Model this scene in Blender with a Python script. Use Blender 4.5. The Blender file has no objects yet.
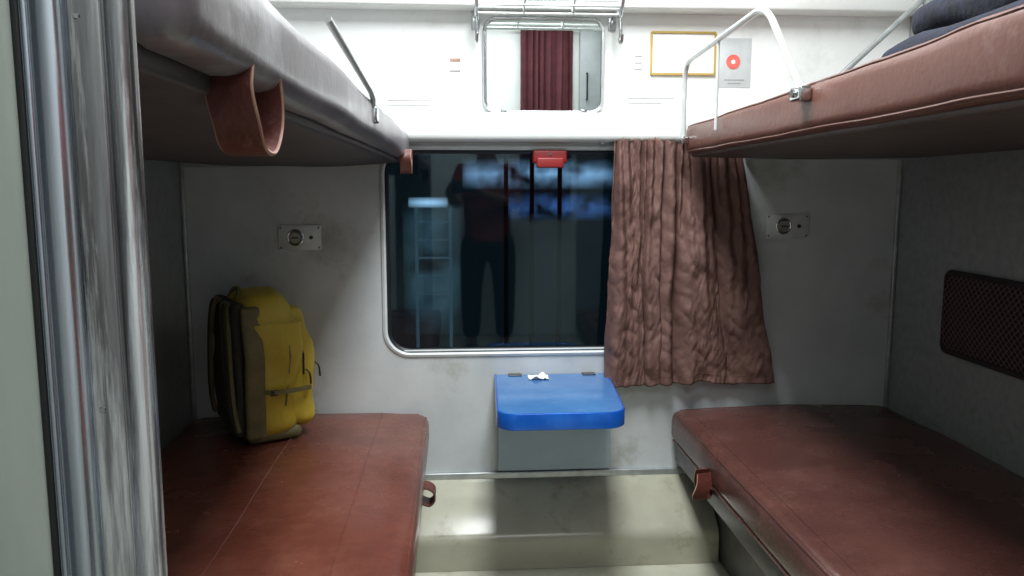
import bpy, bmesh, math, random
from mathutils import Vector, Matrix, noise
random.seed(4)
S = bpy.context.scene
COL = S.collection
CZ = 1.12
PITCH = 7.4; YAW = 3.93; FPX = 800.0
# ---------- camera
cam = bpy.data.cameras.new('camera'); cam.sensor_width = 36; cam.lens = FPX/1024*36; cam.clip_start = 0.02
co = bpy.data.objects.new('camera', cam); COL.objects.link(co)
co.location = (0,0,CZ); co.rotation_euler = (math.radians(90-PITCH), 0, math.radians(-YAW)); S.camera = co
def at(u, v, Y):
    a=(u-512)/FPX; b=(288-v)/FPX; p=math.radians(PITCH); w=math.radians(YAW)
    f=math.cos(p)+b*math.sin(p); up=-math.sin(p)+b*math.cos(p)
    X=a*math.cos(w)+f*math.sin(w); y=f*math.cos(w)-a*math.sin(w)
    return (X/y*Y, CZ+up/y*Y)
# ---------- materials
def lin(c):
    c=c/255.0
    return c/12.92 if c<=0.04045 else ((c+0.055)/1.055)**2.4
def rgb(r,g,b): return (lin(r),lin(g),lin(b),1)
def mat(name, c1, c2=None, rough=.5, metal=0, scale=6, bump=0, bscale=60, stretch=(1,1,1), emit=None, es=0, rvar=0, contrast=(.35,.65), coat=0, c3=None, s3=2, c3r=(.56,.72), det=6):
    m=bpy.data.materials.new(name); m.use_nodes=True; nt=m.node_tree; N=nt.nodes; L=nt.links
    p=N['Principled BSDF']; p.inputs['Roughness'].default_value=rough; p.inputs['Metallic'].default_value=metal
    p.inputs['Coat Weight'].default_value=coat; p.inputs['Coat Roughness'].default_value=.15
    p.inputs['Base Color'].default_value=c1
    tc=N.new('ShaderNodeTexCoord'); mp=N.new('ShaderNodeMapping'); mp.inputs['Scale'].default_value=stretch
    L.new(tc.outputs['Object'],mp.inputs['Vector'])
    if c2:
        n=N.new('ShaderNodeTexNoise'); n.inputs['Scale'].default_value=scale; n.inputs['Detail'].default_value=det; n.inputs['Roughness'].default_value=.6
        L.new(mp.outputs['Vector'],n.inputs['Vector'])
        r=N.new('ShaderNodeValToRGB'); r.color_ramp.elements[0].position=contrast[0]; r.color_ramp.elements[1].position=contrast[1]
        r.color_ramp.elements[0].color=c1; r.color_ramp.elements[1].color=c2
        L.new(n.outputs['Fac'],r.inputs['Fac']); out=r.outputs['Color']
        if c3:
            n3=N.new('ShaderNodeTexNoise'); n3.inputs['Scale'].default_value=s3; n3.inputs['Detail'].default_value=8 if det>2 else 2; n3.inputs['Roughness'].default_value=.7
            L.new(mp.outputs['Vector'],n3.inputs['Vector'])
            r3=N.new('ShaderNodeValToRGB'); r3.color_ramp.elements[0].position=c3r[0]; r3.color_ramp.elements[1].position=c3r[1]
            L.new(n3.outputs['Fac'],r3.inputs['Fac'])
            mx=N.new('ShaderNodeMix'); mx.data_type='RGBA'; mx.inputs['B'].default_value=c3
            L.new(r3.outputs['Color'],mx.inputs['Factor']); L.new(out,mx.inputs['A']); out=mx.outputs['Result']
        L.new(out,p.inputs['Base Color'])
        if rvar:
            mr=N.new('ShaderNodeMapRange'); mr.inputs['To Min'].default_value=rough-rvar; mr.inputs['To Max'].default_value=rough+rvar
            L.new(n.outputs['Fac'],mr.inputs['Value']); L.new(mr.outputs['Result'],p.inputs['Roughness'])
    if bump:
        n2=N.new('ShaderNodeTexNoise'); n2.inputs['Scale'].default_value=bscale; n2.inputs['Detail'].default_value=4
        L.new(mp.outputs['Vector'],n2.inputs['Vector'])
        b=N.new('ShaderNodeBump'); b.inputs['Strength'].default_value=bump; b.inputs['Distance'].default_value=.004
        L.new(n2.outputs['Fac'],b.inputs['Height']); L.new(b.outputs['Normal'],p.inputs['Normal'])
    if emit: p.inputs['Emission Color'].default_value=emit; p.inputs['Emission Strength'].default_value=es
    return m
M={}
M['wall']=mat('grey_wall_paint',rgb(184,189,190),rgb(200,204,204),.42,scale=5,bump=.12,bscale=250,c3=rgb(154,154,144),s3=3.2)
M['wall_top']=mat('white_wall_paint',rgb(232,235,232),rgb(242,244,242),.45,scale=4,c3=rgb(214,214,206),s3=3)
M['side']=mat('side_laminate',rgb(140,146,144),rgb(158,162,160),.45,scale=40,bump=.1,bscale=300)
M['low']=mat('stained_cream_panel',rgb(158,156,138),rgb(174,172,154),.22,scale=5,c3=rgb(134,128,108),s3=8,rvar=.04)
M['floor']=mat('cream_vinyl_floor',rgb(182,181,162),rgb(198,197,180),.2,scale=3,c3=rgb(156,152,130),s3=7,rvar=.04)
M['ceil']=mat('ceiling_paint',rgb(215,216,212),rgb(225,226,222),.5)
M['leather']=mat('brown_leather',rgb(92,47,37),rgb(108,60,48),.26,scale=4,bump=.22,bscale=150,rvar=.1,c3=rgb(122,77,64),s3=5,c3r=(.48,.78))
M['leather_d']=mat('dark_brown_leather',rgb(72,43,39),rgb(86,53,47),.27,scale=4,bump=.22,bscale=150,rvar=.08,c3=rgb(100,67,60),s3=6,c3r=(.5,.78))
M['leather_up']=mat('worn_brown_leather',rgb(92,54,46),rgb(106,67,57),.36,scale=5,bump=.15,bscale=90,rvar=.08,c3=rgb(128,98,90),s3=9,c3r=(.56,.74))
M['leather_grey']=mat('faded_vinyl',rgb(104,97,101),rgb(120,114,119),.3,scale=5,bump=.12,bscale=90,rvar=.06,c3=rgb(154,150,156),s3=7,c3r=(.52,.68))
M['strap']=mat('red_brown_strap',rgb(80,40,34),rgb(98,52,44),.42,scale=20,bump=.3,bscale=120)
M['strap_in']=mat('strap_edge',rgb(176,140,124),rgb(150,112,96),.6,scale=40)
M['tray']=mat('berth_underside',rgb(50,46,48),rgb(66,61,63),.6,scale=7)
M['tray_b']=mat('berth_underside_brown',rgb(72,60,57),rgb(88,74,70),.5,scale=9,bump=.3,bscale=60)
M['steel_d']=mat('dark_steel',rgb(76,74,76),rgb(98,96,96),.4,metal=.6,scale=15)
M['chrome']=mat('chrome',rgb(205,208,210),rgb(185,188,190),.18,metal=1,scale=20)
M['white_tube']=mat('white_tube',rgb(212,215,213),rgb(196,200,198),.3,metal=.3,scale=20)
M['frame_pale']=mat('pale_window_frame',rgb(192,197,197),rgb(204,208,207),.4,scale=20)
M['alu']=mat('aluminium',rgb(170,175,175),rgb(196,200,200),.35,metal=.7,scale=20)
M['plate']=mat('pale_metal_plate',rgb(196,200,200),rgb(212,215,214),.35,metal=.3,scale=20)
M['steel_pol']=mat('polished_steel',rgb(230,238,246),rgb(136,148,164),.17,metal=.92,scale=1,stretch=(36,36,.8),contrast=(.38,.64),c3=rgb(128,112,96),s3=1.6,det=4,c3r=(.6,.74),rvar=.08,bump=.06,bscale=3)  # pale and dark streaks put reflections into the colour; brown blotches are stains
M['steel_br']=mat('mottled_steel',rgb(190,194,198),rgb(112,112,112),.24,metal=.8,scale=1,stretch=(40,40,2.4),contrast=(.36,.64),c3=rgb(236,240,244),s3=1.1,c3r=(.53,.62),det=6,rvar=.1,bump=.12,bscale=5)  # mottled steel, with highlights put into the colour as bright streaks
M['post_panel']=mat('green_grey_panel',rgb(146,156,147),rgb(168,176,168),.35,scale=3,stretch=(3,3,.6))
M['curtain']=mat('brown_curtain',rgb(92,64,58),rgb(110,80,72),.75,scale=10,bump=.6,bscale=34,c3=rgb(70,46,42),s3=18)
M['maroon']=mat('maroon_curtain',rgb(72,28,36),rgb(88,38,46),.8,scale=14,bump=.3)
M['blue']=mat('blue_laminate',rgb(60,108,164),rgb(76,124,176),.13,scale=6,bump=.05,c3=rgb(110,146,184),s3=24,c3r=(.58,.85))
M['blue_edge']=mat('blue_moulding',rgb(18,84,180),rgb(34,106,202),.14,metal=.2,scale=9)
M['blue_pale']=mat('pale_blue_panel',rgb(172,192,208),rgb(182,200,212),.3,scale=9)
M['blue_under']=mat('blue_underside',rgb(70,130,190),rgb(84,142,196),.4,scale=9)
M['paper']=mat('paper',rgb(238,238,234),rgb(225,225,220),.8)
M['rubber']=mat('black_rubber',rgb(22,24,26),None,.5)
M['black']=mat('black_fabric',rgb(50,47,40),rgb(66,62,53),.8,scale=60,bump=.3,bscale=300)
M['yellow']=mat('yellow_nylon',rgb(184,160,42),rgb(202,178,64),.55,scale=7,bump=.6,bscale=30)
M['olive']=mat('olive_nylon',rgb(100,93,58),rgb(118,110,74),.65,scale=20,bump=.3,bscale=120)
M['red']=mat('red_plastic',rgb(128,22,24),None,.5)
M['red_fade']=mat('faded_red_print',rgb(206,84,76),rgb(216,112,102),.5,scale=30)
M['gold']=mat('gold_frame',rgb(206,176,104),rgb(190,156,80),.35,metal=.4)
M['print']=mat('faint_print',rgb(150,150,150),None,.6)
M['navy']=mat('navy_blanket',rgb(10,13,26),rgb(18,24,44),.9,scale=30,bump=.5,bscale=80)
M['mirror']=mat('mirror_silver',rgb(232,238,236),None,.01,metal=1)
M['dark_out']=mat('night_backdrop',rgb(14,20,28),rgb(24,32,42),.9,emit=rgb(88,118,130),es=.12)  # faint teal emission added so the pane looks lighter
M['dark_bar_floor']=mat('dark_reflection_bar_and_floor',rgb(16,18,22),rgb(24,26,30),.8)
M['door_grey']=mat('grey_door',rgb(150,156,158),rgb(165,170,172),.35)
M['net']=mat('net_cord',rgb(104,84,84),None,.8)
M['net_back']=mat('pocket_backing',rgb(46,36,40),rgb(58,46,50),.9)
M['skin']=mat('skin',rgb(130,95,78),rgb(140,104,86),.5)
M['hair']=mat('hair',rgb(20,18,17),None,.6)
M['shirt']=mat('red_shirt',rgb(120,40,40),rgb(134,50,48),.8)
M['trouser']=mat('dark_trousers',rgb(22,22,26),rgb(32,32,36),.8)
M['brass']=mat('dull_knob',rgb(160,158,148),rgb(130,126,114),.35,metal=.6)
def glow(name,col,s,px=2,pz=2,nscale=3):
    """soft edged glow for stand-in reflections: brightness falls off to the object's own borders"""
    m=bpy.data.materials.new(name); m.use_nodes=True; nt=m.node_tree; N=nt.nodes; L=nt.links
    for n in list(N): N.remove(n)
    o=N.new('ShaderNodeOutputMaterial'); e=N.new('ShaderNodeEmission'); e.inputs['Color'].default_value=col
    tr=N.new('ShaderNodeBsdfTransparent'); ad=N.new('ShaderNodeAddShader')
    tc=N.new('ShaderNodeTexCoord'); sp=N.new('ShaderNodeSeparateXYZ'); L.new(tc.outputs['Generated'],sp.inputs[0])
    def bell(sock,pw):
        a=N.new('ShaderNodeMath'); a.operation='SUBTRACT'; L.new(sock,a.inputs[0]); a.inputs[1].default_value=.5
        b=N.new('ShaderNodeMath'); b.operation='ABSOLUTE'; L.new(a.outputs[0],b.inputs[0])
        c=N.new('ShaderNodeMath'); c.operation='MULTIPLY_ADD'; L.new(b.outputs[0],c.inputs[0]); c.inputs[1].default_value=-2; c.inputs[2].default_value=1; c.use_clamp=True
        d=N.new('ShaderNodeMath'); d.operation='POWER'; L.new(c.outputs[0],d.inputs[0]); d.inputs[1].default_value=pw; return d
    x=bell(sp.outputs['X'],px); z=bell(sp.outputs['Z'],pz)
    k=N.new('ShaderNodeMath'); k.operation='MULTIPLY'; L.new(x.outputs[0],k.inputs[0]); L.new(z.outputs[0],k.inputs[1])
    nn=N.new('ShaderNodeTexNoise'); nn.inputs['Scale'].default_value=nscale; L.new(tc.outputs['Object'],nn.inputs['Vector'])
    r=N.new('ShaderNodeMapRange'); r.inputs['From Min'].default_value=.35; r.inputs['From Max'].default_value=.65; L.new(nn.outputs['Fac'],r.inputs['Value'])
    k2=N.new('ShaderNodeMath'); k2.operation='MULTIPLY'; L.new(k.outputs[0],k2.inputs[0]); L.new(r.outputs[0],k2.inputs[1])
    k3=N.new('ShaderNodeMath'); k3.operation='MULTIPLY'; L.new(k2.outputs[0],k3.inputs[0]); k3.inputs[1].default_value=s
    L.new(k3.outputs[0],e.inputs['Strength']); L.new(tr.outputs[0],ad.inputs[0]); L.new(e.outputs[0],ad.inputs[1]); L.new(ad.outputs[0],o.inputs[0])
    return m
M['em_blue']=glow('pale_blue_glow',rgb(176,198,228),2.5,.4,1.1,6)  # em glows colour the stand-ins for reflections in the window pane
M['em_white']=glow('white_glow',rgb(215,232,255),4.2,.4,.8,.1)
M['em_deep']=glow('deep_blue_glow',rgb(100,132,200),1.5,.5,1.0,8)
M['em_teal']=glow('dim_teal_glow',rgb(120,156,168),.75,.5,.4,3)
M['rail_glow']=mat('glowing_rail',rgb(70,100,115),rgb(50,80,95),.5,emit=rgb(140,176,192),es=.5)  # emission added so the stand-in ladder shows as a pale reflection
def glass():
    m=bpy.data.materials.new('tinted_glass'); m.use_nodes=True; nt=m.node_tree; N=nt.nodes; L=nt.links
    for n in list(N): N.remove(n)
    o=N.new('ShaderNodeOutputMaterial'); t=N.new('ShaderNodeBsdfTransparent'); t.inputs['Color'].default_value=(.35,.45,.5,1)
    g=N.new('ShaderNodeBsdfGlossy'); g.inputs['Roughness'].default_value=.03; g.inputs['Color'].default_value=(.72,.88,.95,1)
    f=N.new('ShaderNodeFresnel'); f.inputs['IOR'].default_value=1.6
    x=N.new('ShaderNodeMixShader'); L.new(f.outputs[0],x.inputs[0]); L.new(t.outputs[0],x.inputs[1]); L.new(g.outputs[0],x.inputs[2]); L.new(x.outputs[0],o.inputs[0])
    return m
M['glass']=glass()
# ---------- objects
BASE={}
def thing(name,label,cat,base=(0,0,0),group=None,rz=0,rx=0):
    o=bpy.data.objects.new(name,None); COL.objects.link(o); o.empty_display_size=.05
    o.location=base; o.rotation_euler=(rx,0,rz); o['label']=label; o['category']=cat
    if group: o['group']=group
    BASE[o.name]=Vector(base); return o
def obj(name,bm,m,parent=None,smooth=True,label=None,local=False):
    me=bpy.data.meshes.new(name)
    if parent is not None:
        b=BASE[parent.name]
        if not local: bmesh.ops.translate(bm,vec=-b,verts=bm.verts)
    bmesh.ops.recalc_face_normals(bm,faces=bm.faces)
    bm.to_mesh(me); bm.free(); me.materials.append(M[m] if isinstance(m,str) else m)
    if smooth:
        for p in me.polygons: p.use_smooth=True
        try: me.set_sharp_from_angle(angle=math.radians(40))
        except Exception: pass
    o=bpy.data.objects.new(name,me); COL.objects.link(o)
    if parent is not None: o.parent=parent; BASE[o.name]=BASE[parent.name]
    else: BASE[o.name]=Vector((0,0,0))
    if label: o['label']=label
    return o
def struct(name,bm,m,label=None,cat=None,smooth=True):
    o=obj(name,bm,m,None,smooth); o['kind']='structure'
    if label: o['label']=label
    o['category']=cat or name.split('_')[0]
    return o
def solo(name,bm,m,label,cat,group=None):
    vs=[v.co for v in bm.verts]
    b=Vector(((min(v.x for v in vs)+max(v.x for v in vs))/2,(min(v.y for v in vs)+max(v.y for v in vs))/2,min(v.z for v in vs)))
    bmesh.ops.translate(bm,vec=-b,verts=bm.verts)
    o=obj(name,bm,m,None); o.location=b; BASE[o.name]=b; o['label']=label; o['category']=cat
    if group: o['group']=group
    return o
def B(): return bmesh.new()
def rbox(bm,lo,hi,r=.005,n=(1,1,1),fn=None,k=3):
    lo=Vector(lo); hi=Vector(hi); r=min(r,min((hi-lo))/2*.999)
    ax=[]
    for i in range(3):
        a,b=lo[i],hi[i]
        e=[r*(1-math.cos(j/k*math.pi/2)) for j in range(k)] if r>1e-6 else [0]
        inner=[a+r+(b-a-2*r)*j/n[i] for j in range(n[i]+1)]
        ax.append([a+x for x in e]+inner+[b-x for x in reversed(e)])
    verts={}
    def V(x,y,z):
        key=(round(x,6),round(y,6),round(z,6))
        if key in verts: return verts[key]
        p=Vector((x,y,z)); c=Vector([min(max(p[i],lo[i]+r),hi[i]-r) for i in range(3)]); d=p-c
        q=c+d.normalized()*r if d.length>1e-9 else p
        if fn: q=Vector(fn(q))
        verts[key]=bm.verts.new(q); return verts[key]
    for a in range(3):
        b_,c_=(a+1)%3,(a+2)%3
        for s in (lo[a],hi[a]):
            for i in range(len(ax[b_])-1):
                for j in range(len(ax[c_])-1):
                    q=[]
                    for (ii,jj) in ((i,j),(i+1,j),(i+1,j+1),(i,j+1)):
                        p=[0,0,0]; p[a]=s; p[b_]=ax[b_][ii]; p[c_]=ax[c_][jj]; q.append(V(*p))
                    if len(set(q))==4:
                        try: bm.faces.new(q)
                        except ValueError: pass
    return bm
def tube(bm,pts,r,seg=10,closed=False,caps=True):
    pts=[Vector(p) for p in pts]; n=len(pts); rings=[]
    up=None
    for i,p in enumerate(pts):
        if closed: t=(pts[(i+1)%n]-pts[i-1]).normalized()
        else: t=(pts[min(i+1,n-1)]-pts[max(i-1,0)]).normalized()
        if up is None:
            up=Vector((0,0,1)) if abs(t.z)<.9 else Vector((1,0,0))
        s=t.cross(up).normalized(); up=s.cross(t).normalized()
        rr=r[i] if isinstance(r,(list,tuple)) else r
        rings.append([bm.verts.new(p+s*math.cos(2*math.pi*j/seg)*rr+up*math.sin(2*math.pi*j/seg)*rr) for j in range(seg)])
    m=n if closed else n-1
    for i in range(m):
        a,b=rings[i],rings[(i+1)%n]
        for j in range(seg): bm.faces.new((a[j],a[(j+1)%seg],b[(j+1)%seg],b[j]))
    if caps and not closed: bm.faces.new(rings[0]); bm.faces.new(rings[-1])
    return bm
def smoothpath(pts,k=6):
    pts=[Vector(p) for p in pts]; out=[]
    P=[pts[0]]+pts+[pts[-1]]
    for i in range(1,len(P)-2):
        for j in range(k):
            t=j/k; a,b,c,d=P[i-1],P[i],P[i+1],P[i+2]
            out.append(.5*((2*b)+(-a+c)*t+(2*a-5*b+4*c-d)*t*t+(-a+3*b-3*c+d)*t**3))
    out.append(pts[-1]); return out
def fillet(pts,r,k=5):
    pts=[Vector(p) for p in pts]; out=[pts[0]]
    for i in range(1,len(pts)-1):
        a=(pts[i-1]-pts[i]); b=(pts[i+1]-pts[i]); rr=min(r,a.length*.45,b.length*.45)
        p0=pts[i]+a.normalized()*rr; p2=pts[i]+b.normalized()*rr
        for j in range(k+1):
            t=j/k; out.append(p0*(1-t)**2+pts[i]*2*t*(1-t)+p2*t*t)
    out.append(pts[-1]); return out
def ribbon(bm,pts,w,th):
    pts=[Vector(p) for p in pts]; n=len(pts); R=[]
    for i,p in enumerate(pts):
        t=(pts[min(i+1,n-1)]-pts[max(i-1,0)]).normalized(); W=Vector(w[i] if isinstance(w,list) else w)
        nn=t.cross(W).normalized()*th/2
        R.append([bm.verts.new(p+W/2+nn),bm.verts.new(p-W/2+nn),bm.verts.new(p-W/2-nn),bm.verts.new(p+W/2-nn)])
    for i in range(n-1):
        for j in range(4): bm.faces.new((R[i][j],R[i][(j+1)%4],R[i+1][(j+1)%4],R[i+1][j]))
    bm.faces.new(R[0]); bm.faces.new(R[-1]); return bm
def rrect(x0,x1,z0,z1,r,k=8):
    pts=[]
    for cx,cz,a0 in ((x1-r,z1-r,0),(x0+r,z1-r,90),(x0+r,z0+r,180),(x1-r,z0+r,270)):
        for j in range(k+1):
            a=math.radians(a0+90*j/k); pts.append((cx+r*math.cos(a),cz+r*math.sin(a)))
    return pts
def plateXZ(bm,pts,y0,y1):
    a=[bm.verts.new((x,y0,z)) for x,z in pts]; b=[bm.verts.new((x,y1,z)) for x,z in pts]; n=len(pts)
    bm.faces.new(a); bm.faces.new(b)
    for i in range(n): bm.faces.new((a[i],a[(i+1)%n],b[(i+1)%n],b[i]))
    return bm
def ringXZ(bm,prof):
    L_=[[bm.verts.new((x,y,z)) for x,z in pts] for pts,y in prof]; n=len(L_[0])
    for k in range(len(L_)):
        a,b=L_[k],L_[(k+1)%len(L_)]
        for i in range(n): bm.faces.new((a[i],a[(i+1)%n],b[(i+1)%n],b[i]))
    return bm
def extrudeX(bm,pts,x0,x1):
    a=[bm.verts.new((x0,y,z)) for y,z in pts]; b=[bm.verts.new((x1,y,z)) for y,z in pts]; n=len(pts)
    bm.faces.new(a); bm.faces.new(b)
    for i in range(n): bm.faces.new((a[i],a[(i+1)%n],b[(i+1)%n],b[i]))
    return bm
def disc(bm,c,axis,r0,h,r1=None,seg=24):
    c=Vector(c); ax=Vector(axis).normalized()
    return tube(bm,[c,c+ax*h],[r0,r1 if r1 is not None else r0],seg)
def nz(p,s,o=0): return noise.noise(Vector(p)*s+Vector((o,o*1.7,0)))

XL=-.791; XR=1.353; D=2.38; CH=2.32
# ================= SETTING =================
struct('floor',rbox(B(),(-2.0,-1.1,-.03),(2.6,2.42,0),.001),'floor')
struct('ceiling',rbox(B(),(-2.0,-1.1,CH),(2.6,2.42,CH+.03),.001),'ceil')
wx0,wz1=at(383,149,D); wx1,_=at(705,153,D); _,wz0=at(383,354,D)
hole=rrect(wx0,wx1,wz0,wz1,.07,8)
bm=B()
zb,zt=.225,1.245
n=len(hole); kq=9
ext=[]
x0,x1,z0,z1=XL-.03,XR+.03,zb,zt
for q,(ex,ez) in enumerate(((x1,z1),(x0,z1),(x0,z0),(x1,z0))):
    for j in range(kq):
        hx,hz=hole[q*kq+j]
        if j==kq//2: ext.append((ex,ez))
        elif (j<kq//2)==(q in (0,2)): ext.append((ex,hz))
        else: ext.append((hx,ez))
hv=[bm.verts.new((x,D,z)) for x,z in hole]; ev=[bm.verts.new((x,D,z)) for x,z in ext]; bv=[bm.verts.new((x,D+.05,z)) for x,z in hole]
for i in range(n):
    j=(i+1)%n
    bm.faces.new((hv[i],hv[j],ev[j],ev[i])); bm.faces.new((hv[i],hv[j],bv[j],bv[i]))
struct('wall_window',bm,'wall','grey painted wall around the train window','wall')
struct('wall_upper',rbox(B(),(XL-.03,D,1.245),(XR+.03,D+.04,CH),.001),'wall_top','brightly lit white wall above the window ledge','wall')
struct('wall_lower',rbox(B(),(XL-.03,D,0),(XR+.03,D+.04,.225),.001),'low','plain wall strip behind the sloping duct cover','wall')
prof=[(D,.001),(D,.222),(D-.015,.220)]
for j in range(9):
    a=math.radians(38.6+ (90-38.6)*j/8); prof.append((D-.150-.045*math.sin(a)+.045*math.sin(math.radians(38.6)), .112-.045*math.cos(math.radians(38.6))+.045*math.cos(a)))
prof.append((prof[-1][0]-.001,.001))
struct('trim_6',extrudeX(B(),prof,-.205,.768),'low','stained cream duct cover sloping down to the floor under the window','trim',True)
struct('trim_1',rbox(B(),(XL,D-.014,.218),(XR,D+.01,.240),.004),'alu','thin metal strip along the foot of the window wall','trim')
struct('trim_2',rbox(B(),(XL,D-.055,1.242),(XR,D+.01,1.325),.02,(12,1,1)),'wall_top','rounded white ledge running above the window','trim')
struct('trim_3',rbox(B(),(XL,D-.07,1.612),(XR,D+.01,1.67),.008),'ceil','white overhead cove along the top of the wall','trim')
struct('wall_left',rbox(B(),(XL-.03,.42,0),(XL,D+.03,CH),.001),'side','grey laminate partition beside the left berths','wall')
struct('wall_right',rbox(B(),(XR,.42,0),(XR+.03,D+.03,CH),.001),'side','grey laminate partition beside the right berths','wall')
struct('wall_back',rbox(B(),(-2.0,-1.13,0),(2.6,-1.1,CH),.001),'wall_top','white wall across the aisle','wall')
bm=B(); rbox(bm,(XL,D-.012,.24),(XL+.012,D,1.24),.003); struct('trim_4',bm,'alu','metal corner strip at the left of the window wall','trim')
bm=B(); rbox(bm,(XR-.012,D-.012,.24),(XR,D,1.24),.003); struct('trim_5',bm,'alu','metal corner strip at the right of the window wall','trim')
win=bpy.data.objects.new('window_1',None); COL.objects.link(win); win['kind']='structure'; win['category']='window'; win['label']='wide dark train window with rounded corners'
BASE[win.name]=Vector((0,0,0))
def off(pts_args,o):
    a,b,c,d,r=pts_args; return rrect(a-o,b+o,c-o,d+o,r+o,8)
A=(wx0,wx1,wz0,wz1,.07)
obj('frame',ringXZ(B(),[(off(A,.012),D-.001),(off(A,.010),D-.004),(off(A,.003),D-.006),(off(A,-.002),D-.002),(off(A,-.004),D+.02),(off(A,.012),D+.002)]),'frame_pale',win)
obj('gasket',ringXZ(B(),[(off(A,-.002),D+.006),(off(A,-.006),D+.002),(off(A,-.012),D+.008),(off(A,-.012),D+.03),(off(A,-.002),D+.03)]),'rubber',win)
obj('window_pane',plateXZ(B(),off(A,-.010),D+.020,D+.026),'glass',win,False)
obj('sill_strip',rbox(B(),(wx0+.05,D-.001,wz0+.005),(wx1-.05,D+.018,wz0+.010),.002),'frame_pale',win)
# night outside, plus things added for reflections in the pane
struct('wall_outside',rbox(B(),(-4,7,-1),(7,7.1,5),.001),'dark_out','dark night outside the window, with a faint added glow','wall')
struct('floor_outside',rbox(B(),(-4,2.6,-1.05),(7,7.1,-1),.001),'dark_bar_floor','dark platform outside the window','floor')
def outbox(name,u0,v0,u1,v1,Y,m,label,cat,group=None):  # glowing sheet added outside to stand for a reflection in the glass
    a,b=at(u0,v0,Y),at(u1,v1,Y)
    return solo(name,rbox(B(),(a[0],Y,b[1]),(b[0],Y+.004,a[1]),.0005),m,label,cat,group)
outbox('blue_reflection',462,158,622,190,5.0,'em_blue','pale blue glow set outside to stand for a reflection near the window top','sign')
outbox('white_reflection',408,197,448,208,4.6,'em_white','short white glow set outside for a reflection at the left of the window','light')
outbox('deep_blue_reflection',505,192,616,221,5.2,'em_deep','deep blue glow below the pale one, standing for a reflection in the window','panel')
outbox('teal_reflection',402,204,462,334,5.3,'em_teal','dim teal doorway set outside behind the ladder to stand for a reflection','glare')
b0=at(432,310,4.6)
t=thing('ladder_reflection','faint pale glowing ladder set outside for a reflection at the left of the window','ladder',(b0[0],4.65,-1))  # added outside in place of a ladder reflected from inside the coach
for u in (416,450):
    a,b=at(u,208,4.65),at(u,312,4.65); obj('rail_reflection',tube(B(),[(a[0],4.65,a[1]),(a[0],4.65,-1)],.010),'rail_glow',t)
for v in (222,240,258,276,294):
    a,b=at(416,v,4.65),at(450,v,4.65); obj('rung_reflection',tube(B(),[(a[0],4.65,a[1]),(b[0],4.65,a[1])],.007),'rail_glow',t)
for u,lb in ((506,'thin dark bar set outside for the window reflection, nearest the ladder'),(532,'middle thin dark bar set outside in front of the pale blue glow'),(560,'thin dark bar set outside for the window reflection, farthest from the ladder')):  # bars added outside as the dark uprights of the reflection
    a=at(u,150,4.9)
    solo('reflection_bar',tube(B(),[(a[0],4.9,a[1]),(a[0],4.9,-1)],.014),'dark_bar_floor',lb,'post','bars standing for dark lines in the window reflection')
x0,z1=at(533,150,D-.02); x1,z0=at(567,168,D-.02)
t=thing('emergency_handle','red emergency latch at the top edge of the window','handle',((x0+x1)/2,D-.02,z0))
obj('body',rbox(B(),(x0,D-.022,z0+.014),(x1,D+.019,z1),.006),'red',t)
obj('pull_tab',rbox(B(),(x0+.01,D-.030,z0),(x1-.01,D-.018,z0+.03),.005),'red',t)
obj('rivet',disc(B(),((x0+x1)/2,D-.022,z1-.012),(0,-1,0),.004,.003),'chrome',t)

# ================= POST (near left) =================
PY=.36
t=thing('steel_post','tall shiny steel partition post at the near left, with scuffed vertical strips','post',(-.19,PY,0))
px=lambda u: at(u,288,PY)[0]
e=[px(-90),px(28),px(44),px(84),px(120),px(144)]
obj('panel',rbox(B(),(e[0]-.1,PY+.002,0),(e[1],PY+.034,CH-.001),.004),'post_panel',t,label='pale green grey panel')
obj('seal',rbox(B(),(e[1]-.0005,PY+.003,0),(e[1]+.003,PY+.03,CH-.001),.001),'rubber',t)
def channel(xa,xb,depth,m,label,name='rounded_channel'):
    bm=B(); prof=[]
    for j in range(17):
        a=math.pi*j/16; prof.append((xa+(xb-xa)*(1-math.cos(a))/2, PY+.004-depth*math.sin(a)))
    prof+=[(xb,PY+.008),(xa,PY+.008)]
    a_=[bm.verts.new((x,y,0)) for x,y in prof]; b_=[bm.verts.new((x,y,CH-.001)) for x,y in prof]
    for i in range(len(prof)): bm.faces.new((a_[i],a_[(i+1)%len(prof)],b_[(i+1)%len(prof)],b_[i]))
    bm.faces.new(a_); bm.faces.new(b_)
    obj(name,bm,m,t,label=label)
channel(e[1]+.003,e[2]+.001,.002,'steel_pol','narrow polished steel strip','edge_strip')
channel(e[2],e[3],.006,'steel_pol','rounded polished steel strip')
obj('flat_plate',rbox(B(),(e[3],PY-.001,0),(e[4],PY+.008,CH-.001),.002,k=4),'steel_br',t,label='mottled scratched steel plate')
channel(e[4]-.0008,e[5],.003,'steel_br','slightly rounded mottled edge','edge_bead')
for z in (1.19,1.02):
    obj('rivet',disc(B(),(e[3]+.005,PY-.001,z),(0,-1,0),.0016,.0008,.0011,12),'chrome',t)

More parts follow.
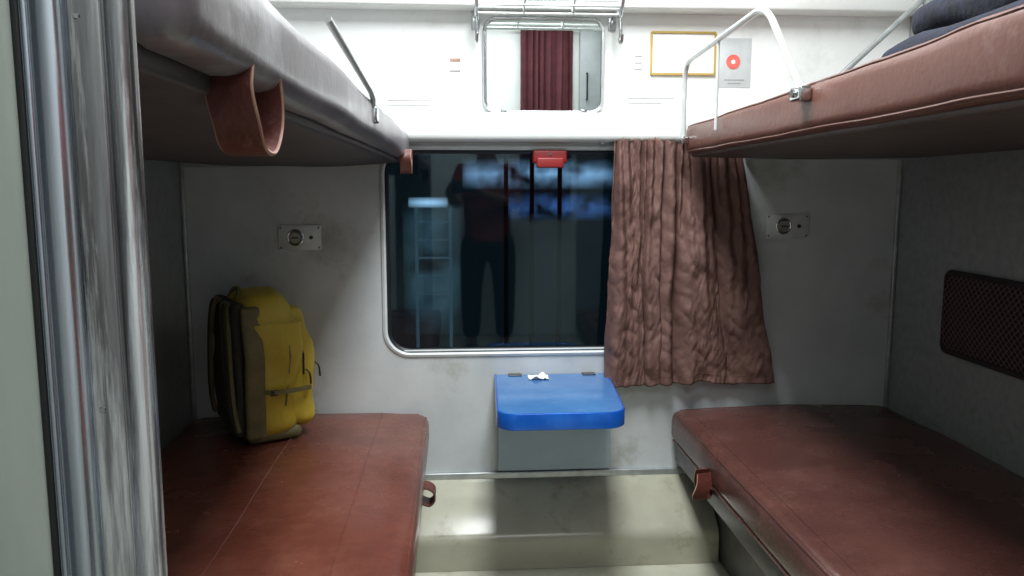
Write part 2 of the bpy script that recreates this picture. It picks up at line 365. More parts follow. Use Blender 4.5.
# ================= BERTHS =================
def wrinkle(amp,sc,lo,hi,crown=0,seed=0,tilt=0):
    cx=(lo[0]+hi[0])/2
    def fn(p):
        top=(p.z-lo[2])/(hi[2]-lo[2])
        cr=crown*(1-((p.x-cx)/((hi[0]-lo[0])/2))**2)*top
        w=nz((p.x,p.y,p.z),sc,seed)*amp+nz((p.x,p.y,p.z),sc*3,seed)*amp*.3
        return (p.x+w*.5*(1 if p.x>cx else -1)*(0 if abs(p.x-cx)<.25 else 1),p.y,p.z+cr+w*(1 if top>.3 else .5)+tilt*(.35+.65*top)*(2.26-p.y))
    return fn
def berth_lower(side,x0,x1,y0,y1,zt,label,m,inner):
    t=thing('lower_berth',label,'berth',((x0+x1)/2,(y0+y1)/2,0),None)
    lo=(x0,y0,zt-.10); hi=(x1,y1,zt)
    fn=wrinkle(.006,4,lo,hi,.010,3+side)
    mt=obj('mattress',rbox(B(),lo,hi,.03,(14,36,1),fn,4),m,t)
    s=1 if inner>0 else -1
    xi=x1 if s>0 else x0
    def line(x,z,ya,yb,push=0,k=50):
        out=[]
        for i in range(k+1):
            y=ya+(yb-ya)*i/k; q=fn(Vector((x,y,z))); out.append((q[0]+push,q[1],q[2]))
        return out
    obj('piping',tube(B(),line(xi-s*.009,zt-.009,y0+.03,y1-.03),.004,8),m,mt)
    obj('piping',tube(B(),line(xi-s*.006,zt-.092,y0+.03,y1-.03),.004,8),m,mt)
    for dx in ((.14,.36) if side==0 else (.05,)):
        obj('seam',tube(B(),line(xi-s*dx,zt+.0002,y0+.02,y1-.02),.002,6),m,mt)
    q=[fn(Vector((x0+.03+(x1-x0-.06)*i/20,y1-.008,zt-.008))) for i in range(21)]
    obj('piping',tube(B(),q,.0045,8),m,mt)
    obj('base_frame',rbox(B(),(min(x0,x1)+(.0 if s>0 else .018),y0+.02,zt-.165),(max(x0,x1)-(.018 if s>0 else 0),y1-.005,zt-.098),.006),'steel_d',t)
    a,b=(x0,x1-.12) if s>0 else (x0+.12,x1)
    obj('storage_panel',rbox(B(),(a,y0+.03,0.001),(b,y1-.015,zt-.163),.006),'steel_d',t)
    return t,mt
ZB=.43
bl,ml=berth_lower(0,XL+.003,-.089,.42,D-.012,ZB+.004,'lower berth with red-brown leather mattress under the yellow backpack','leather',1)
br,mr_=berth_lower(1,.652,XR-.003,.42,D-.012,ZB+.002,'lower berth with dark brown leather mattress under the net pocket','leather_d',-1)
# left: small flat folded tab at the berth edge
lt=smoothpath([(-.100,2.02,.338),(-.082,2.02,.338),(-.066,2.02,.326),(-.064,2.02,.306),(-.076,2.02,.292),(-.092,2.02,.296),(-.106,2.02,.305)],6)
obj('pull_strap',ribbon(B(),lt,(0,.055,0),.004),'strap',bl,label='folded brown leather tab')
lp=smoothpath([(.636,1.955,.378),(.632,1.945,.352),(.620,1.940,.324),(.630,1.958,.306),(.646,1.985,.304),(.644,1.995,.325),(.638,1.99,.352),(.640,1.985,.378)],6)
sp_=obj('pull_strap',ribbon(B(),lp,(.044,.012,.0),.004),'strap',br,label='red-brown leather pull loop')
for sx in (-.5,.5): obj('strap_edge',tube(B(),[p+Vector((.044,.012,0))*sx for p in lp],.0013,6),'strap_in',sp_)
def berth_upper(side,x0,x1,y0,y1,z0,z1,label,m,mu,tilt=0,pipe=True,amp=.005,crown=.006,td=.014,inset=.02,sag=0):
    t=thing('upper_berth',label,'berth',((x0+x1)/2,(y0+y1)/2,z0-.02))
    lo=(x0,y0,z0); hi=(x1,y1,z1)
    fn=wrinkle(amp,5,lo,hi,crown,11+side,tilt)
    mt=obj('mattress',rbox(B(),lo,hi,.02,(12,40,2),fn,4),m,t)
    s=1 if side==0 else -1; xi=x1 if s>0 else x0
    if pipe:
        for z in (z1-.006,z0+.006):
            pts=[fn(Vector((xi-s*.006,y0+.02+(y1-y0-.04)*i/50,z))) for i in range(51)]
            obj('piping',tube(B(),pts,.003,8),m,mt)
    a,b=(x0,x1-inset) if s>0 else (x0+inset,x1)
    def tf(p):
        cx=(a+b)/2; k=1-((p.x-cx)/((b-a)/2))**2
        return (p.x,p.y,p.z+tilt*.35*(2.26-p.y)-(sag*max(0,k)+nz((p.x,p.y,0),5,2)*sag*.4*max(0,k)))
    obj('tray',rbox(B(),(a,y0+.01,z0-td),(b,y1-.005,z0+.004),.004,(14,20,1),tf),mu,t)
    return t,mt
ul,mul=berth_upper(0,XL+.003,-.134,.43,2.35,1.194,1.268,'upper berth with faded grey vinyl edge above the yellow backpack','leather_grey','tray',-.004,False,.004,.006,.012,.030,.014)
TR=.030
ur,mur=berth_upper(1,.648,XR-.003,.43,2.275,1.205,1.286,'upper berth with brown leather edge and long white guard rail','leather_up','tray_b',TR,True,.005,.003,.008,.02,.006)
def loop(parent,x,y,z,w,d,h,m='strap',th=.004):
    pts=[(x,y-d/2+.008,z+.012),(x,y-d/2-.003,z-h*.2),(x+.002,y-d/2+.006,z-h*.65),(x+.001,y-d*.2,z-h*.97),(x,y+d*.2,z-h),(x,y+d/2-.004,z-h*.7),(x,y+d/2+.004,z-h*.3),(x,y+d/2-.004,z+.012)]
    o=obj('pull_strap',ribbon(B(),smoothpath(pts,7),(w,0,0),th),m,parent,label='red-brown leather pull loop')
    for sx in (-1,1):
        obj('strap_edge',tube(B(),[p+Vector((sx*w/2,0,0)) for p in smoothpath(pts,7)],th*.42,6),'strap_in',o)
loop(ul,-.153,.612,1.196,.030,.090,.052)
loop(ul,-.136,2.2,1.20,.028,.05,.05)
obj('guard_rail',tube(B(),[(-.137,1.36,1.225),(-.133,1.33,1.256),(-.133,1.29,1.264),(-.133,.885,1.291),(-.133,.875,1.2915)],.0045),'white_tube',ul,label='plain slanted white bar')
obj('rail_bracket',rbox(B(),(-.142,1.335,1.22),(-.128,1.375,1.245),.003),'chrome',ul)
xr=.636
obj('guard_rail',tube(B(),fillet([(xr,2.245,1.245),(xr,2.245,1.452),(xr,1.66,1.484),(xr,1.47,1.292)],.06,8),.0072,12),'white_tube',ur,label='white tube guard rail')
obj('guard_rail',tube(B(),[(xr,1.96,1.252),(xr,1.96,1.462)],.004,10),'white_tube',ur,label='thin upright of the guard rail')
bm=B(); rbox(bm,(xr-.012,1.45,1.272),(xr+.012,1.495,1.298),.004); disc(bm,(xr-.01,1.472,1.286),(-1,0,0),.008,.008)
obj('rail_bracket',bm,'chrome',ur)
bm=B(); rbox(bm,(xr-.010,2.228,1.232),(xr+.013,2.258,1.252),.004); obj('rail_bracket',bm,'chrome',ur)
bm=B(); rbox(bm,(.86,2.262,1.192),(1.345,2.372,1.206),.004); obj('wall_bracket',bm,'alu',ur)  # wall bracket widened into an added filler plate that stops light leaking past
bm=B(); rbox(bm,(-.76,2.30,1.168),(-.60,2.375,1.186),.004); obj('wall_bracket',bm,'alu',ul)
obj('stay_rod',tube(B(),[(1.345,2.25,1.665),(.93,2.25,1.282)],.008),'alu',ur,label='grey diagonal stay rod')
# blanket
def bfn(p): 
    w=nz(p,8,5)*.03+nz(p,20,5)*.010
    return (p.x+w*.6,p.y+w,p.z+w*.7*(1 if p.z>1.36 else 0)+TR*(1.3-p.y))
t=thing('folded_blanket','near-black navy blanket bundled on the right upper berth','blanket',(1.0,1.24,1.328))
obj('lower_fold',rbox(B(),(.80,.98,1.328),(1.22,1.52,1.378),.024,(12,14,2),bfn,4),'navy',t)
obj('upper_fold',rbox(B(),(.83,1.0,1.375),(1.20,1.48,1.45),.034,(12,14,2),bfn,4),'navy',t)

# ================= MIRROR, RACK, SIGNS =================
mx0,mz0=at(483,114,D-.01); mx1,mz1=at(605,18,D-.01)
t=thing('wall_mirror','rounded mirror on the white wall above the window','mirror',((mx0+mx1)/2,D,mz0))
R_=(mx0,mx1,mz0,mz1,.04)
obj('glass',plateXZ(B(),off(R_,-.006),D-.012,D-.006),'mirror',t,False)
obj('frame',ringXZ(B(),[(off(R_,0),D-.001),(off(R_,0),D-.014),(off(R_,-.003),D-.020),(off(R_,-.010),D-.019),(off(R_,-.013),D-.001)]),'chrome',t)
for x in (mx0+.06,mx1-.06): obj('clip',rbox(B(),(x-.008,D-.023,mz0-.004),(x+.008,D-.001,mz0+.014),.002),'chrome',t)
t=thing('coat_rack','small white and chrome multi-bar rack hanging over the mirror top','rack',((mx0+mx1)/2,D-.06,1.52))
rx0=at(476,20,D-.09)[0]; rx1=at(618,20,D-.09)[0]
for (y,z) in ((D-.085,1.628),(D-.10,1.603),(D-.118,1.583),(D-.145,1.600),(D-.165,1.622)): obj('rod',tube(B(),[(rx0,y,z),(rx1,y,z)],.004),'white_tube',t)
for x in (rx0,rx1):
    obj('bracket',tube(B(),fillet([(x,D,1.60),(x,D-.075,1.60),(x,D-.118,1.575),(x,D-.150,1.60),(x,D-.17,1.63)],.01),.0055),'chrome',t)
    obj('hook',tube(B(),smoothpath([(x,D-.118,1.578),(x+.002,D-.12,1.54),(x,D-.125,1.512),(x,D-.142,1.506),(x,D-.152,1.525)],5),.005),'chrome',t)
    obj('bracket',rbox(B(),(x-.012,D-.006,1.56),(x+.012,D-.001,1.61),.003),'chrome',t)
for x in (rx0+(rx1-rx0)*.33,rx0+(rx1-rx0)*.67): obj('cross_bar',tube(B(),[(x,D-.085,1.628),(x,D-.118,1.583),(x,D-.165,1.622)],.003),'white_tube',t)
def sign(name,u0,v0,u1,v1,label,cat,fm=None,border=.004,body='paper',lines=(),th=.004):
    x0,z1=at(u0,v0,D); x1,z0=at(u1,v1,D)
    t=thing(name,label,cat,((x0+x1)/2,D,z0))
    obj('plate',rbox(B(),(x0,D-th,z0),(x1,D-.0003,z1),.001),body,t)
    if fm:
        o=(x0,x1,z0,z1,.003)
        obj('frame',ringXZ(B(),[(off(o,border*.5),D-.0005),(off(o,border*.5),D-th-.004),(off(o,-border),D-th-.004),(off(o,-border),D-.0005)]),fm,t)
    for (fz,f0,f1,h,m) in lines:
        zz=z1-(z1-z0)*fz
        obj('print_line',rbox(B(),(x0+(x1-x0)*f0,D-th-.0008,zz-h/2),(x0+(x1-x0)*f1,D-th+.0005,zz+h/2),.0002),m,t)
    return t
sign('framed_notice',651,32,714,75,'blank white notice in a thin gold frame, right of the mirror','sign','gold',.004,'paper')
t=sign('warning_sticker',719,38,750,88,'pale sticker with a faded red disc beside the gold framed notice','sticker',None,0,'plate',[(.84,.2,.8,.003,'print'),(.91,.3,.7,.003,'print')],.0015)
c=at(733,62,D); obj('red_disc',disc(B(),(c[0],D-.0015,c[1]),(0,-1,0),.021,.0012,seg=32),'red_fade',t)
obj('disc_centre',disc(B(),(c[0],D-.0025,c[1]),(0,-1,0),.006,.0006,seg=16),'paper',t)
sign('wall_plate',385,97,441,109,'narrow white plate with faint print, above the window ledge left of the mirror','sign',None,0,'wall_top',[(.3,.05,.95,.003,'print'),(.7,.05,.8,.003,'print')],.003)
sign('wall_plate',625,95,676,107,'narrow white plate with faint print, below the gold framed notice','sign',None,0,'wall_top',[(.3,.05,.95,.003,'print'),(.7,.05,.7,.003,'print')],.003)
sign('small_sticker',446,52,464,84,'small faded sticker just left of the mirror','sticker',None,0,'wall_top',[(.25,.2,.8,.01,'strap_in'),(.6,.2,.8,.006,'print')],.0015)
sign('small_sticker',632,50,644,76,'small faded sticker between the mirror and the gold frame','sticker',None,0,'wall_top',[(.25,.2,.8,.004,'print'),(.5,.2,.8,.004,'print'),(.75,.2,.8,.004,'print')],.0015)
def switch(u0,v0,u1,v1,label):
    x0,z1=at(u0,v0,D); x1,z0=at(u1,v1,D); w=x1-x0; cz=(z0+z1)/2
    t=thing('switch_plate',label,'switch',((x0+x1)/2,D,z0),'reading light switch plates')
    obj('plate',rbox(B(),(x0,D-.005,z0),(x1,D-.0003,z1),.002),'plate',t)
    cx=x0+w*.40
    obj('dial_ring',tube(B(),[(cx+.022*math.cos(a*math.pi/12),D-.006,cz+.022*math.sin(a*math.pi/12)) for a in range(24)],.003,8,True),'chrome',t)
    d=obj('dial',disc(B(),(cx,D-.005,cz),(0,-1,0),.019,.010,.015),'brass',t)
    obj('slot',rbox(B(),(cx-.010,D-.017,cz-.002),(cx+.010,D-.0148,cz+.002),.0005),'rubber',d)
    obj('button',disc(B(),(x0+w*.76,D-.005,cz),(0,-1,0),.006,.005,.005,16),'rubber',t)
    for xx in (x0+w*.06,x1-w*.06):
        for zz in (z0+.008,z1-.008): obj('screw',disc(B(),(xx,D-.005,zz),(0,-1,0),.003,.0015,.002,12),'steel_d',t)
switch(278,225,322,250,'metal plate with round dial on the wall above the backpack')
switch(766,214,808,238,'metal plate with round dial on the wall right of the curtain')

# ================= TABLE =================
tx0,_=at(495,378,D); tx1,_=at(607,378,D); zt=CZ-.575
tY=1.945
t=thing('folding_table','small blue wall table with rounded corners under the window','table',((tx0+tx1)/2,D,zt-.25))
def taper(x,y):
    k=(D-y)/(D-tY); f=(x-tx0)/(tx1-tx0); return x-.014*k-.018*k*f
def tabpts(o):
    x0,x1,y0,y1=tx0-o,tx1+o,tY-o,D-.004; r=.05; p=[(x0,y1),]
    for cx,cy,a0 in ((x0+r,y0+r,180),(x1-r,y0+r,270)):
        for j in range(9):
            a=math.radians(a0+90*j/8); p.append((cx+r*math.cos(a),cy+r*math.sin(a)))
    p.append((x1,y1)); return [(taper(x,y),y) for x,y in p]
def slab(o,za,zb):
    bm=B(); P=tabpts(o)
    a=[bm.verts.new((x,y,za)) for x,y in P]; b=[bm.verts.new((x,y,zb)) for x,y in P]; bm.faces.new(a); bm.faces.new(b)
    for i in range(len(P)): bm.faces.new((a[i],a[(i+1)%len(P)],b[(i+1)%len(P)],b[i]))
    return bm
obj('tabletop',slab(-.004,zt-.024,zt),'blue',t)
obj('underside',slab(-.008,zt-.032,zt-.024),'blue_under',t)
bm=B(); loops=[]
for o,z in ((-.006,zt-.001),(-.003,zt+.0025),(.0005,zt+.002),(.002,zt-.001),(.002,zt-.039),(0,zt-.041),(-.006,zt-.041),(-.006,zt-.001)):
    loops.append([bm.verts.new((x,y,z)) for x,y in tabpts(o)])
for k in range(len(loops)-1):
    for i in range(len(loops[0])-1): bm.faces.new((loops[k][i],loops[k][i+1],loops[k+1][i+1],loops[k+1][i]))
obj('edge_moulding',bm,'blue_edge',t,label='glossy bright blue moulding')
obj('support_panel',rbox(B(),(tx0+.008,D-.012,.243),(tx1+.010,D-.002,zt-.034),.003),'blue_pale',t,label='pale blue support panel')
for x in (tx0+.05,tx1-.06):
    obj('support_arm',tube(B(),[(x,D-.012,zt-.10),(x,tY+.16,zt-.035)],.005),'alu',t)
for x in (tx0+.06,tx1-.06): obj('hinge',rbox(B(),(x-.02,D-.03,zt),(x+.02,D-.004,zt+.004),.0015),'steel_d',t)
c=at(538,377,2.33)
bm=B(); bmesh.ops.create_grid(bm,x_segments=10,y_segments=8,size=.5)
for v in bm.verts:
    x,y=v.co.x*.06,v.co.y*.04; v.co=Vector((c[0]+x,2.32+y,zt+.002+abs(nz((x,y,0),60,2))*.02))
solo('paper_scrap',bm,'paper','crumpled white paper scrap lying on the blue table','paper')

# ================= CURTAINS =================
def ridge(a,b,o): return 1-2*abs(noise.noise(Vector((a,b,o))))
def curtain(name,xtop,xbot,ztop,zbot,y,folds,amp,m,label,seed,nx=300,nz_=140,tight=8,crump=1.0,unev=.012,W=1.0):
    bm=B(); g=[]
    for i in range(nx+1):
        s=i/nx; row=[]; S_=s*W
        for j in range(nz_+1):
            t_=j/nz_
            xa=xtop(s); xb=xbot(s)
            e=t_**.95
            x=xa+(xb-xa)*e
            ph=2*math.pi*(folds*s+1.0*noise.noise(Vector((S_*1.9,t_*.6,seed)))+.10*t_)
            ph2=2*math.pi*(tight*s+.9*noise.noise(Vector((S_*4,t_*1.0,seed+5))))
            A_=amp*(.5+.6*t_)*(1+.8*noise.noise(Vector((S_*2.2,t_*.6,seed+2))))
            top=(1-t_)**2
            yy=y+A_*(math.sin(ph)+.30*math.sin(2.3*ph+1.2))+.008*(.08+top)*math.sin(ph2)
            # deep fold where the right part starts
            yy+=.030*math.exp(-((s-.50-.03*t_)/.035)**2)*(.4+.6*t_)
            yy+=crump*(.0070*ridge(S_*3.5+t_*3,t_*4.5-S_*2,seed+3)+.0055*ridge(S_*8-t_*6,t_*11,seed+7)+.0026*ridge(S_*17+t_*5,t_*22+S_*9,seed+9)+.0010*ridge(S_*34,t_*44,seed+1))
            x+=.012*math.cos(ph)*(.4+.6*t_)+.008*crump*noise.noise(Vector((S_*3,t_*6,seed+4)))*min(1,t_*3)
            zz=ztop+(zbot-ztop)*t_+(unev*(noise.noise(Vector((S_*2.6,0,seed)))+.35*math.sin(ph))+.006*noise.noise(Vector((S_*9,0,seed+2))))*t_
            if j==0: zz+=.006*math.sin(ph2)+.006*noise.noise(Vector((S_*7,1,seed)))
            lim=2.290 if (x>.61 and zz>1.16) else 0
            row.append(bm.verts.new((x,max(lim,min(yy,D-.014)),zz)))
        g.append(row)
    for i in range(nx):
        for j in range(nz_): bm.faces.new((g[i][j],g[i+1][j],g[i+1][j+1],g[i][j+1]))
    t=thing(name,label,'curtain',((xbot(0)+xbot(1))/2,y,zbot))
    o=obj('fabric',bm,m,t); md=o.modifiers.new('s','SOLIDIFY'); md.thickness=.0012
    ii=[Vector(o.data.vertices[(i*(nz_+1))+nz_-5].co)+Vector((0,-.0012,0)) for i in range(nx+1)]
    obj('hem',tube(B(),ii,.0009,5),m,t,local=True)
    return t
cx0=at(609,260,2.32)[0]
zc1=at(640,139,2.32)[1]; zb1=at(640,386,2.32)[1]
xtR=at(738,160,2.3)[0]; xbR=at(772,380,2.3)[0]
def bot(s): 
    return cx0+.002+(.225)*min(1,s/.54) if s<.54 else cx0+.227+(xbR-cx0-.227)*(s-.54)/.46
curtain('window_curtain',lambda s:cx0+.008+(xtR-cx0)*s,bot,zc1,zb1,2.318,5.0,.015,'curtain','crumpled brown curtain bunched over the right side of the window',2.6,tight=15,W=2.0,unev=.018,crump=1.0)
t=thing('curtain_rod','thin metal curtain rod under the ledge above the window','rod',(.7,2.33,zc1))
xs0=at(604,140,2.33)[0]; xe=at(760,140,2.33)[0]
obj('rod',tube(B(),[(xs0,2.356,zc1-.006),(xe,2.356,zc1-.006)],.004),'chrome',t)
for xx in (xs0,xe): obj('end_bracket',rbox(B(),(xx-.006,2.348,zc1-.014),(xx+.006,D-.001,zc1+.002),.002),'chrome',t)
def aisle():
    bm=B(); g=[]
    for i in range(81):
        s=i/80; row=[]
        for j in range(31):
            t_=j/30
            row.append(bm.verts.new((.45+.37*s+.006*math.cos(9*2*math.pi*s), -1.02+.016*math.sin(2*math.pi*(7*s+.5*noise.noise(Vector((s*3,t_,9))))), 2.2-1.3*t_)))
        g.append(row)
    for i in range(80):
        for j in range(30): bm.faces.new((g[i][j],g[i+1][j],g[i+1][j+1],g[i][j+1]))
    t=thing('aisle_curtain','maroon curtain hanging across the aisle, seen in the mirror','curtain',(.635,-1.02,.9))
    o=obj('fabric',bm,'maroon',t); md=o.modifiers.new('s','SOLIDIFY'); md.thickness=.0012
    obj('rod',tube(B(),[(.40,-1.02,2.205),(.86,-1.02,2.205)],.008),'chrome',t)
aisle()
dr=bpy.data.objects.new('door_1',None); COL.objects.link(dr); dr['kind']='structure'; dr['category']='door'; dr['label']='grey door beside the maroon curtain, seen at the right of the mirror'
BASE[dr.name]=Vector((0,0,0))
obj('door_leaf',rbox(B(),(.88,-1.09,0.001),(1.14,-1.05,2.2),.006),'door_grey',dr)
obj('door_handle',tube(B(),fillet([(.93,-1.05,1.72),(.93,-1.02,1.72),(.93,-1.02,1.9),(.93,-1.05,1.9)],.01),.006),'rubber',dr)

# ================= NET POCKET =================
y0,y1=1.62,2.10; z0,z1=.66,.885
t=thing('net_pocket','dark net pocket with maroon border on the right partition','pocket',(XR,(y0+y1)/2,z0))
obj('backing',rbox(B(),(XR-.006,y0,z0),(XR-.0005,y1,z1),.002),'net_back',t)
bm=B()
def rloop(o,x): return [Vector((x,y,z)) for y,z in rrect(y0-o,y1+o,z0-o,z1+o,.02,6)]
tube(bm,rloop(-.004,XR-.010),.008,8,True); obj('border',bm,'net_back',t,label='dark maroon border')
bm=B(); st=.020; H=z1-z0-.012; W_=y1-y0-.012
k=-int(H/st)-1
while k*st<W_:
    for sgn in (1,-1):
        a0=k*st; p=[]
        s0=max(0,-a0); s1=min(H,W_-a0)
        if s1>s0+.004:
            ya,yb=a0+s0,a0+s1; za,zb_=(s0,s1) if sgn>0 else (H-s0,H-s1)
            n_=5; p=[(XR-.010-.010*math.sin(math.pi*(za+(zb_-za)*i/n_)/H),y0+.006+ya+(yb-ya)*i/n_,z0+.006+za+(zb_-za)*i/n_) for i in range(n_+1)]
            tube(bm,p,.0014,5)
    k+=1
obj('net',bm,'net',t)

# ================= BACKPACK =================
bp=thing('backpack','yellow backpack with olive shoulder straps standing on the left lower berth','backpack',(-.550,2.175,ZB+.022))
bp.scale=(.98,.96,.955)
bp.rotation_euler=(0,0,math.radians(-61))
BASE[bp.name]=Vector((0,0,0))
def lean(q):
    x,y,z=q; h=max(0,z)/.42
    return (x,y+.004*h**1.4,z)
def bodyfn(p):
    x,y,z=p; h=z/.42
    tw=1-.30*max(0,h-.64)**1.3*1.8; td=1-.28*max(0,h-.60)**1.3
    w=nz(p,6,3)*.020+(1-2*abs(nz(p,12,4)))*.008*min(1,max(0,h*3))
    bul=1+.07*math.sin(math.pi*min(1,max(0,h)))
    return lean((x*tw*bul+w*(1 if x>0 else -1),(y+.07)*td*bul-.07+w*(1 if y>0 else -.3),z-.02*(x/.14)**2*(1 if h>.8 else 0)-.012*(1 if h>.8 else 0)))
obj('main_body',rbox(B(),(-.145,-.07,0),(.145,.085,.42),.055,(18,10,24),bodyfn,6),'yellow',bp,local=True)
def pkfn(p):
    x,y,z=p; h=(z-.03)/.33; w=nz(p,8,8)*.016+(1-2*abs(nz(p,14,4)))*.008
    return lean((x*(1-.10*h),y-.018*h*h+.006*math.sin(math.pi*min(1,max(0,h)))*(1 if y>.09 else 0)+w,z+w*.5))
obj('front_pocket',rbox(B(),(-.130,.05,.018),(.130,.130,.365),.045,(16,6,20),pkfn,6),'yellow',bp,local=True)
obj('back_panel',rbox(B(),(-.128,-.090,.02),(.128,-.055,.385),.022,(8,3,12),lambda p:lean((p.x*(1-.25*max(0,p.z/.42-.5)),p.y+nz(p,10)*.008,p.z)),4),'black',bp,local=True,label='dark padded back panel')
obj('base_panel',rbox(B(),(-.13,-.06,-.004),(.13,.09,.035),.02,(6,4,1),None,4),'olive',bp,local=True)
for s in (-1,1):
    pts=[Vector(lean(p)) for p in smoothpath([(s*.045,-.074,.375),(s*.058,-.092,.376),(s*.072,-.098,.34),(s*.088,-.100,.27),(s*.10,-.100,.18),(s*.110,-.097,.10),(s*.118,-.088,.04)],7)]
    n_=len(pts)
    sw=obj('shoulder_strap',ribbon(B(),pts,[(.056-.026*i/n_,.006*s,0) for i in range(n_)],.010),'olive',bp,local=True)
    BASE[sw.name]=Vector((0,0,0))
    obj('webbing',ribbon(B(),[p+Vector((0,-.007,0)) for p in pts],(.02,0,0),.002),'black',sw,local=True)
    obj('compression_strap',ribbon(B(),[lean(p) for p in smoothpath([(s*.12,-.07,.15),(s*.168,-.02,.148),(s*.170,.03,.145),(s*.140,.11,.14)],6)],(0,0,.012),.003),'olive',bp,local=True)
    obj('buckle',rbox(B(),(s*.170-.005,-.01,.137),(s*.170+.005,.010,.153),.003),'rubber',bp,local=True)
    obj('side_panel',rbox(B(),(s*.147-.012,-.072,.02),(s*.147+.012,-.020,.375),.011,(2,4,16),lambda p,s=s:lean((p.x-s*.085*max(0,p.z/.42-.54)+s*(.008*math.sin(math.pi*p.z/.42)+.010*nz(p,9,2)),p.y+.0,p.z)),3),'olive',bp,local=True,label='broad olive side panel')
obj('top_handle',tube(B(),[lean(p) for p in smoothpath([(-.035,-.06,.380),(-.03,-.05,.405),(0,-.045,.412),(.03,-.05,.405),(.035,-.06,.380)],6)],.006,8),'olive',bp,local=True)
zp=[]
for i in range(31):
    a=math.pi*i/30; x=.146*math.cos(a)
    z=.18+.215*math.sin(a)**.6 if 0<i<30 else .10
    q=bodyfn(Vector((x*.97,.035,min(z,.405)))); zp.append((q[0]*1.03,q[1],q[2]+.012*math.sin(a)))
obj('zipper',tube(B(),zp,.003,6),'olive',bp,local=True)
zp=[]
for i in range(25):
    a=math.pi*i/24; q=pkfn(Vector((.128*math.cos(a),.088,.17+.18*math.sin(a)**.6))); zp.append((q[0]*1.02,q[1],q[2]+.010*math.sin(a)))
obj('zipper',tube(B(),zp,.003,6),'rubber',bp,local=True)
for (x,y,z) in ((.133,.10,.19),(.10,.138,.20)):
    obj('zip_pull',ribbon(B(),smoothpath([(x,y,z),(x+.008,y+.008,z-.012),(x+.009,y+.010,z-.04)],5),(.008,0,0),.003),'rubber',bp,local=True)
obj('pocket_seam',tube(B(),smoothpath([(.105,.132,.06),(.0,.138,.055),(-.105,.132,.06)],6),.0025,6),'olive',bp,local=True)

# ================= PERSON (behind the camera, reflected in the window) =================
pb=thing('person','person in red shirt and dark trousers, holding a phone, faintly reflected in the window','person',(.20,-.45,0))
def skin(name,nodes,edges,m,parent,sub=2,root=0):
    me=bpy.data.meshes.new(name); b=BASE[parent.name]
    me.from_pydata([Vector(p[:3])-b for p in nodes],edges,[]); o=bpy.data.objects.new(name,me); COL.objects.link(o); o.parent=parent; BASE[o.name]=b
    md=o.modifiers.new('skin','SKIN'); md.use_smooth_shade=True
    for i,p in enumerate(nodes):
        sv=me.skin_vertices[0].data[i]; r=p[3]; sv.radius=(r[0],r[1]) if isinstance(r,tuple) else (r,r); sv.use_root=(i==root)
    s=o.modifiers.new('sub','SUBSURF'); s.levels=sub; s.render_levels=sub
    me.materials.append(M[m]); return o
cxp,cyp=.20,-.45
N_=[(cxp,cyp,.80,(.13,.10)),(cxp,cyp,.98,(.12,.09)),(cxp,cyp,1.14,(.14,.10)),(cxp,cyp+.01,1.26,.06),(cxp-.01,cyp+.02,1.32,(.065,.07)),(cxp-.015,cyp+.03,1.40,(.078,.09)),(cxp-.02,cyp+.03,1.48,(.06,.07))]
E_=[(0,1),(1,2),(2,3),(3,4),(4,5),(5,6)]
for s in (-1,1):
    b=len(N_)
    N_+=[(cxp+s*.10,cyp,.72,.08),(cxp+s*.11,cyp+.02,.43,.055),(cxp+s*.11,cyp-.01,.10,.037),(cxp+s*.11,cyp+.10,.035,.032)]
    E_+=[(0,b),(b,b+1),(b+1,b+2),(b+2,b+3)]
    b=len(N_); hx=.045+s*.084; hy=-.075
    N_+=[(cxp+s*.16,cyp,1.20,.05),(cxp+s*.20,cyp+.10,.98,.038),(hx+s*.012,hy-.06,1.07,.025),(hx,hy-.02,1.09,(.03,.016))]
    E_+=[(2,b),(b,b+1),(b+1,b+2),(b+2,b+3)]
    for k in range(4):
        f=len(N_); z=1.075+k*.018; ln=[.9,1.1,1.05,.95][k]
        N_+=[(hx-s*.004,hy+.008,z,.009),(hx-s*.016*ln,hy+.018,z+.004,.008),(hx-s*.032*ln,hy+.014,z+.006,.007)]
        E_+=[(b+3,f),(f,f+1),(f+1,f+2)]
    f=len(N_); N_+=[(hx-s*.010,hy-.02,1.065,.010),(hx-s*.026,hy-.026,1.075,.008)]; E_+=[(b+3,f),(f,f+1)]
skin('body',N_,E_,'skin',pb)
skin('shirt',[(cxp,cyp,.90,(.165,.13)),(cxp,cyp,1.02,(.158,.125)),(cxp,cyp,1.15,(.168,.125)),(cxp,cyp+.005,1.24,.075),(cxp-.165,cyp,1.20,.068),(cxp-.20,cyp+.075,1.04,.06),(cxp+.165,cyp,1.20,.068),(cxp+.20,cyp+.075,1.04,.06),(cxp,cyp,.74,(.18,.14))],[(0,1),(1,2),(2,3),(2,4),(4,5),(2,6),(6,7),(8,0)],'shirt',pb)
skin('trousers',[(cxp,cyp,.86,(.15,.12)),(cxp,cyp,.78,(.155,.12)),(cxp-.10,cyp,.68,.10),(cxp-.11,cyp+.02,.43,.078),(cxp-.11,cyp-.01,.09,.06),(cxp+.10,cyp,.68,.10),(cxp+.11,cyp+.02,.43,.078),(cxp+.11,cyp-.01,.09,.06)],[(0,1),(1,2),(2,3),(3,4),(1,5),(5,6),(6,7)],'trouser',pb)
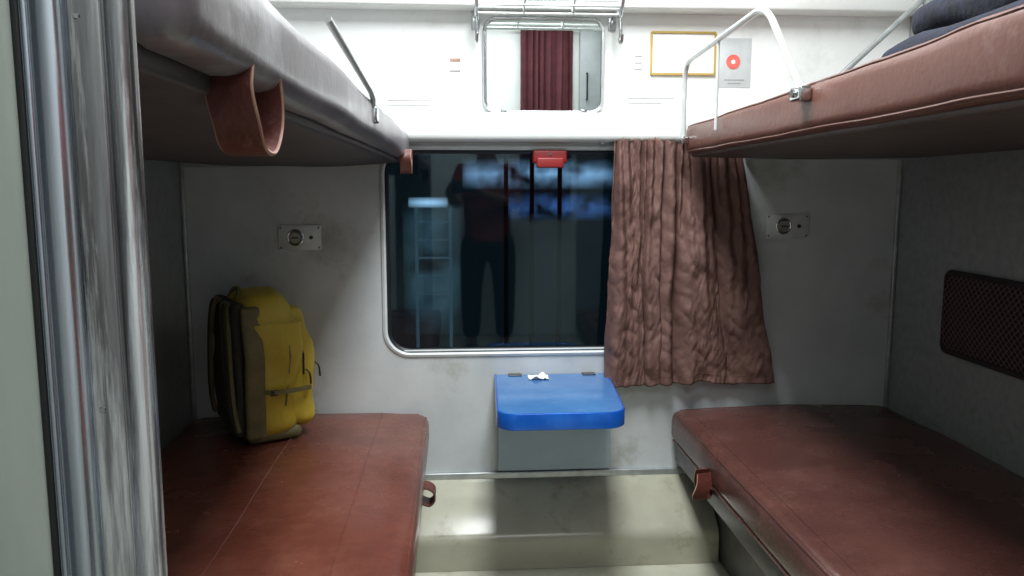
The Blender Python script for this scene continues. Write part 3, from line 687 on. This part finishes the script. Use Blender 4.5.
for s in (-1,1): obj('shoe',rbox(B(),(cxp+s*.11-.045,cyp-.07,.001),(cxp+s*.11+.045,cyp+.17,.075),.03,(2,4,1)),'rubber',pb)
bm=B(); bmesh.ops.create_uvsphere(bm,u_segments=20,v_segments=12,radius=1)
for v in bm.verts: v.co=Vector((cxp-.018+v.co.x*.085,cyp+.012+v.co.y*.09,1.46+v.co.z*.062))
obj('hair',bm,'hair',pb)
for s in (-1,1):
    bm=B(); bmesh.ops.create_uvsphere(bm,u_segments=12,v_segments=8,radius=.011); bmesh.ops.translate(bm,vec=(cxp-.015+s*.03,cyp+.112,1.405),verts=bm.verts); obj('eye',bm,'paper',pb)
    bm=B(); rbox(bm,(cxp-.015+s*.08-.008,cyp+.01,1.375),(cxp-.015+s*.08+.008,cyp+.045,1.425),.007); obj('ear',bm,'skin',pb)
obj('nose',tube(B(),[(cxp-.015,cyp+.115,1.405),(cxp-.015,cyp+.135,1.375)],[.007,.012]),'skin',pb)
obj('mouth',rbox(B(),(cxp-.04,cyp+.10,1.342),(cxp+.01,cyp+.118,1.352),.004),'strap',pb)
t=thing('phone','black phone held up by the person behind the viewpoint','phone',(.045,-.045,1.06))
obj('body',rbox(B(),(-.03,-.052,1.065),(.12,-.044,1.14),.003),'rubber',t)
obj('lens',disc(B(),(0,-.044,CZ),(0,1,0),.005,.002),'chrome',t)

# ================= LIGHT =================
def area(name,loc,sx,sy,e,col=(1,1,1),rot=(0,0,0)):
    l=bpy.data.lights.new(name,'AREA'); l.shape='RECTANGLE'; l.size=sx; l.size_y=sy; l.energy=e; l.color=col
    o=bpy.data.objects.new(name,l); COL.objects.link(o); o.location=loc; o.rotation_euler=rot; return o
area('ceiling_lamp',(.25,1.45,CH-.02),.38,1.1,58,(.94,.98,1))
area('aisle_lamp',(.35,-.55,CH-.02),1.4,.4,20,(.95,.98,1))
w=bpy.data.worlds.new('world'); S.world=w; w.use_nodes=True; w.node_tree.nodes['Background'].inputs[0].default_value=(.6,.7,.8,1); w.node_tree.nodes['Background'].inputs[1].default_value=.07
S.view_settings.view_transform='Standard'; S.view_settings.look='None'
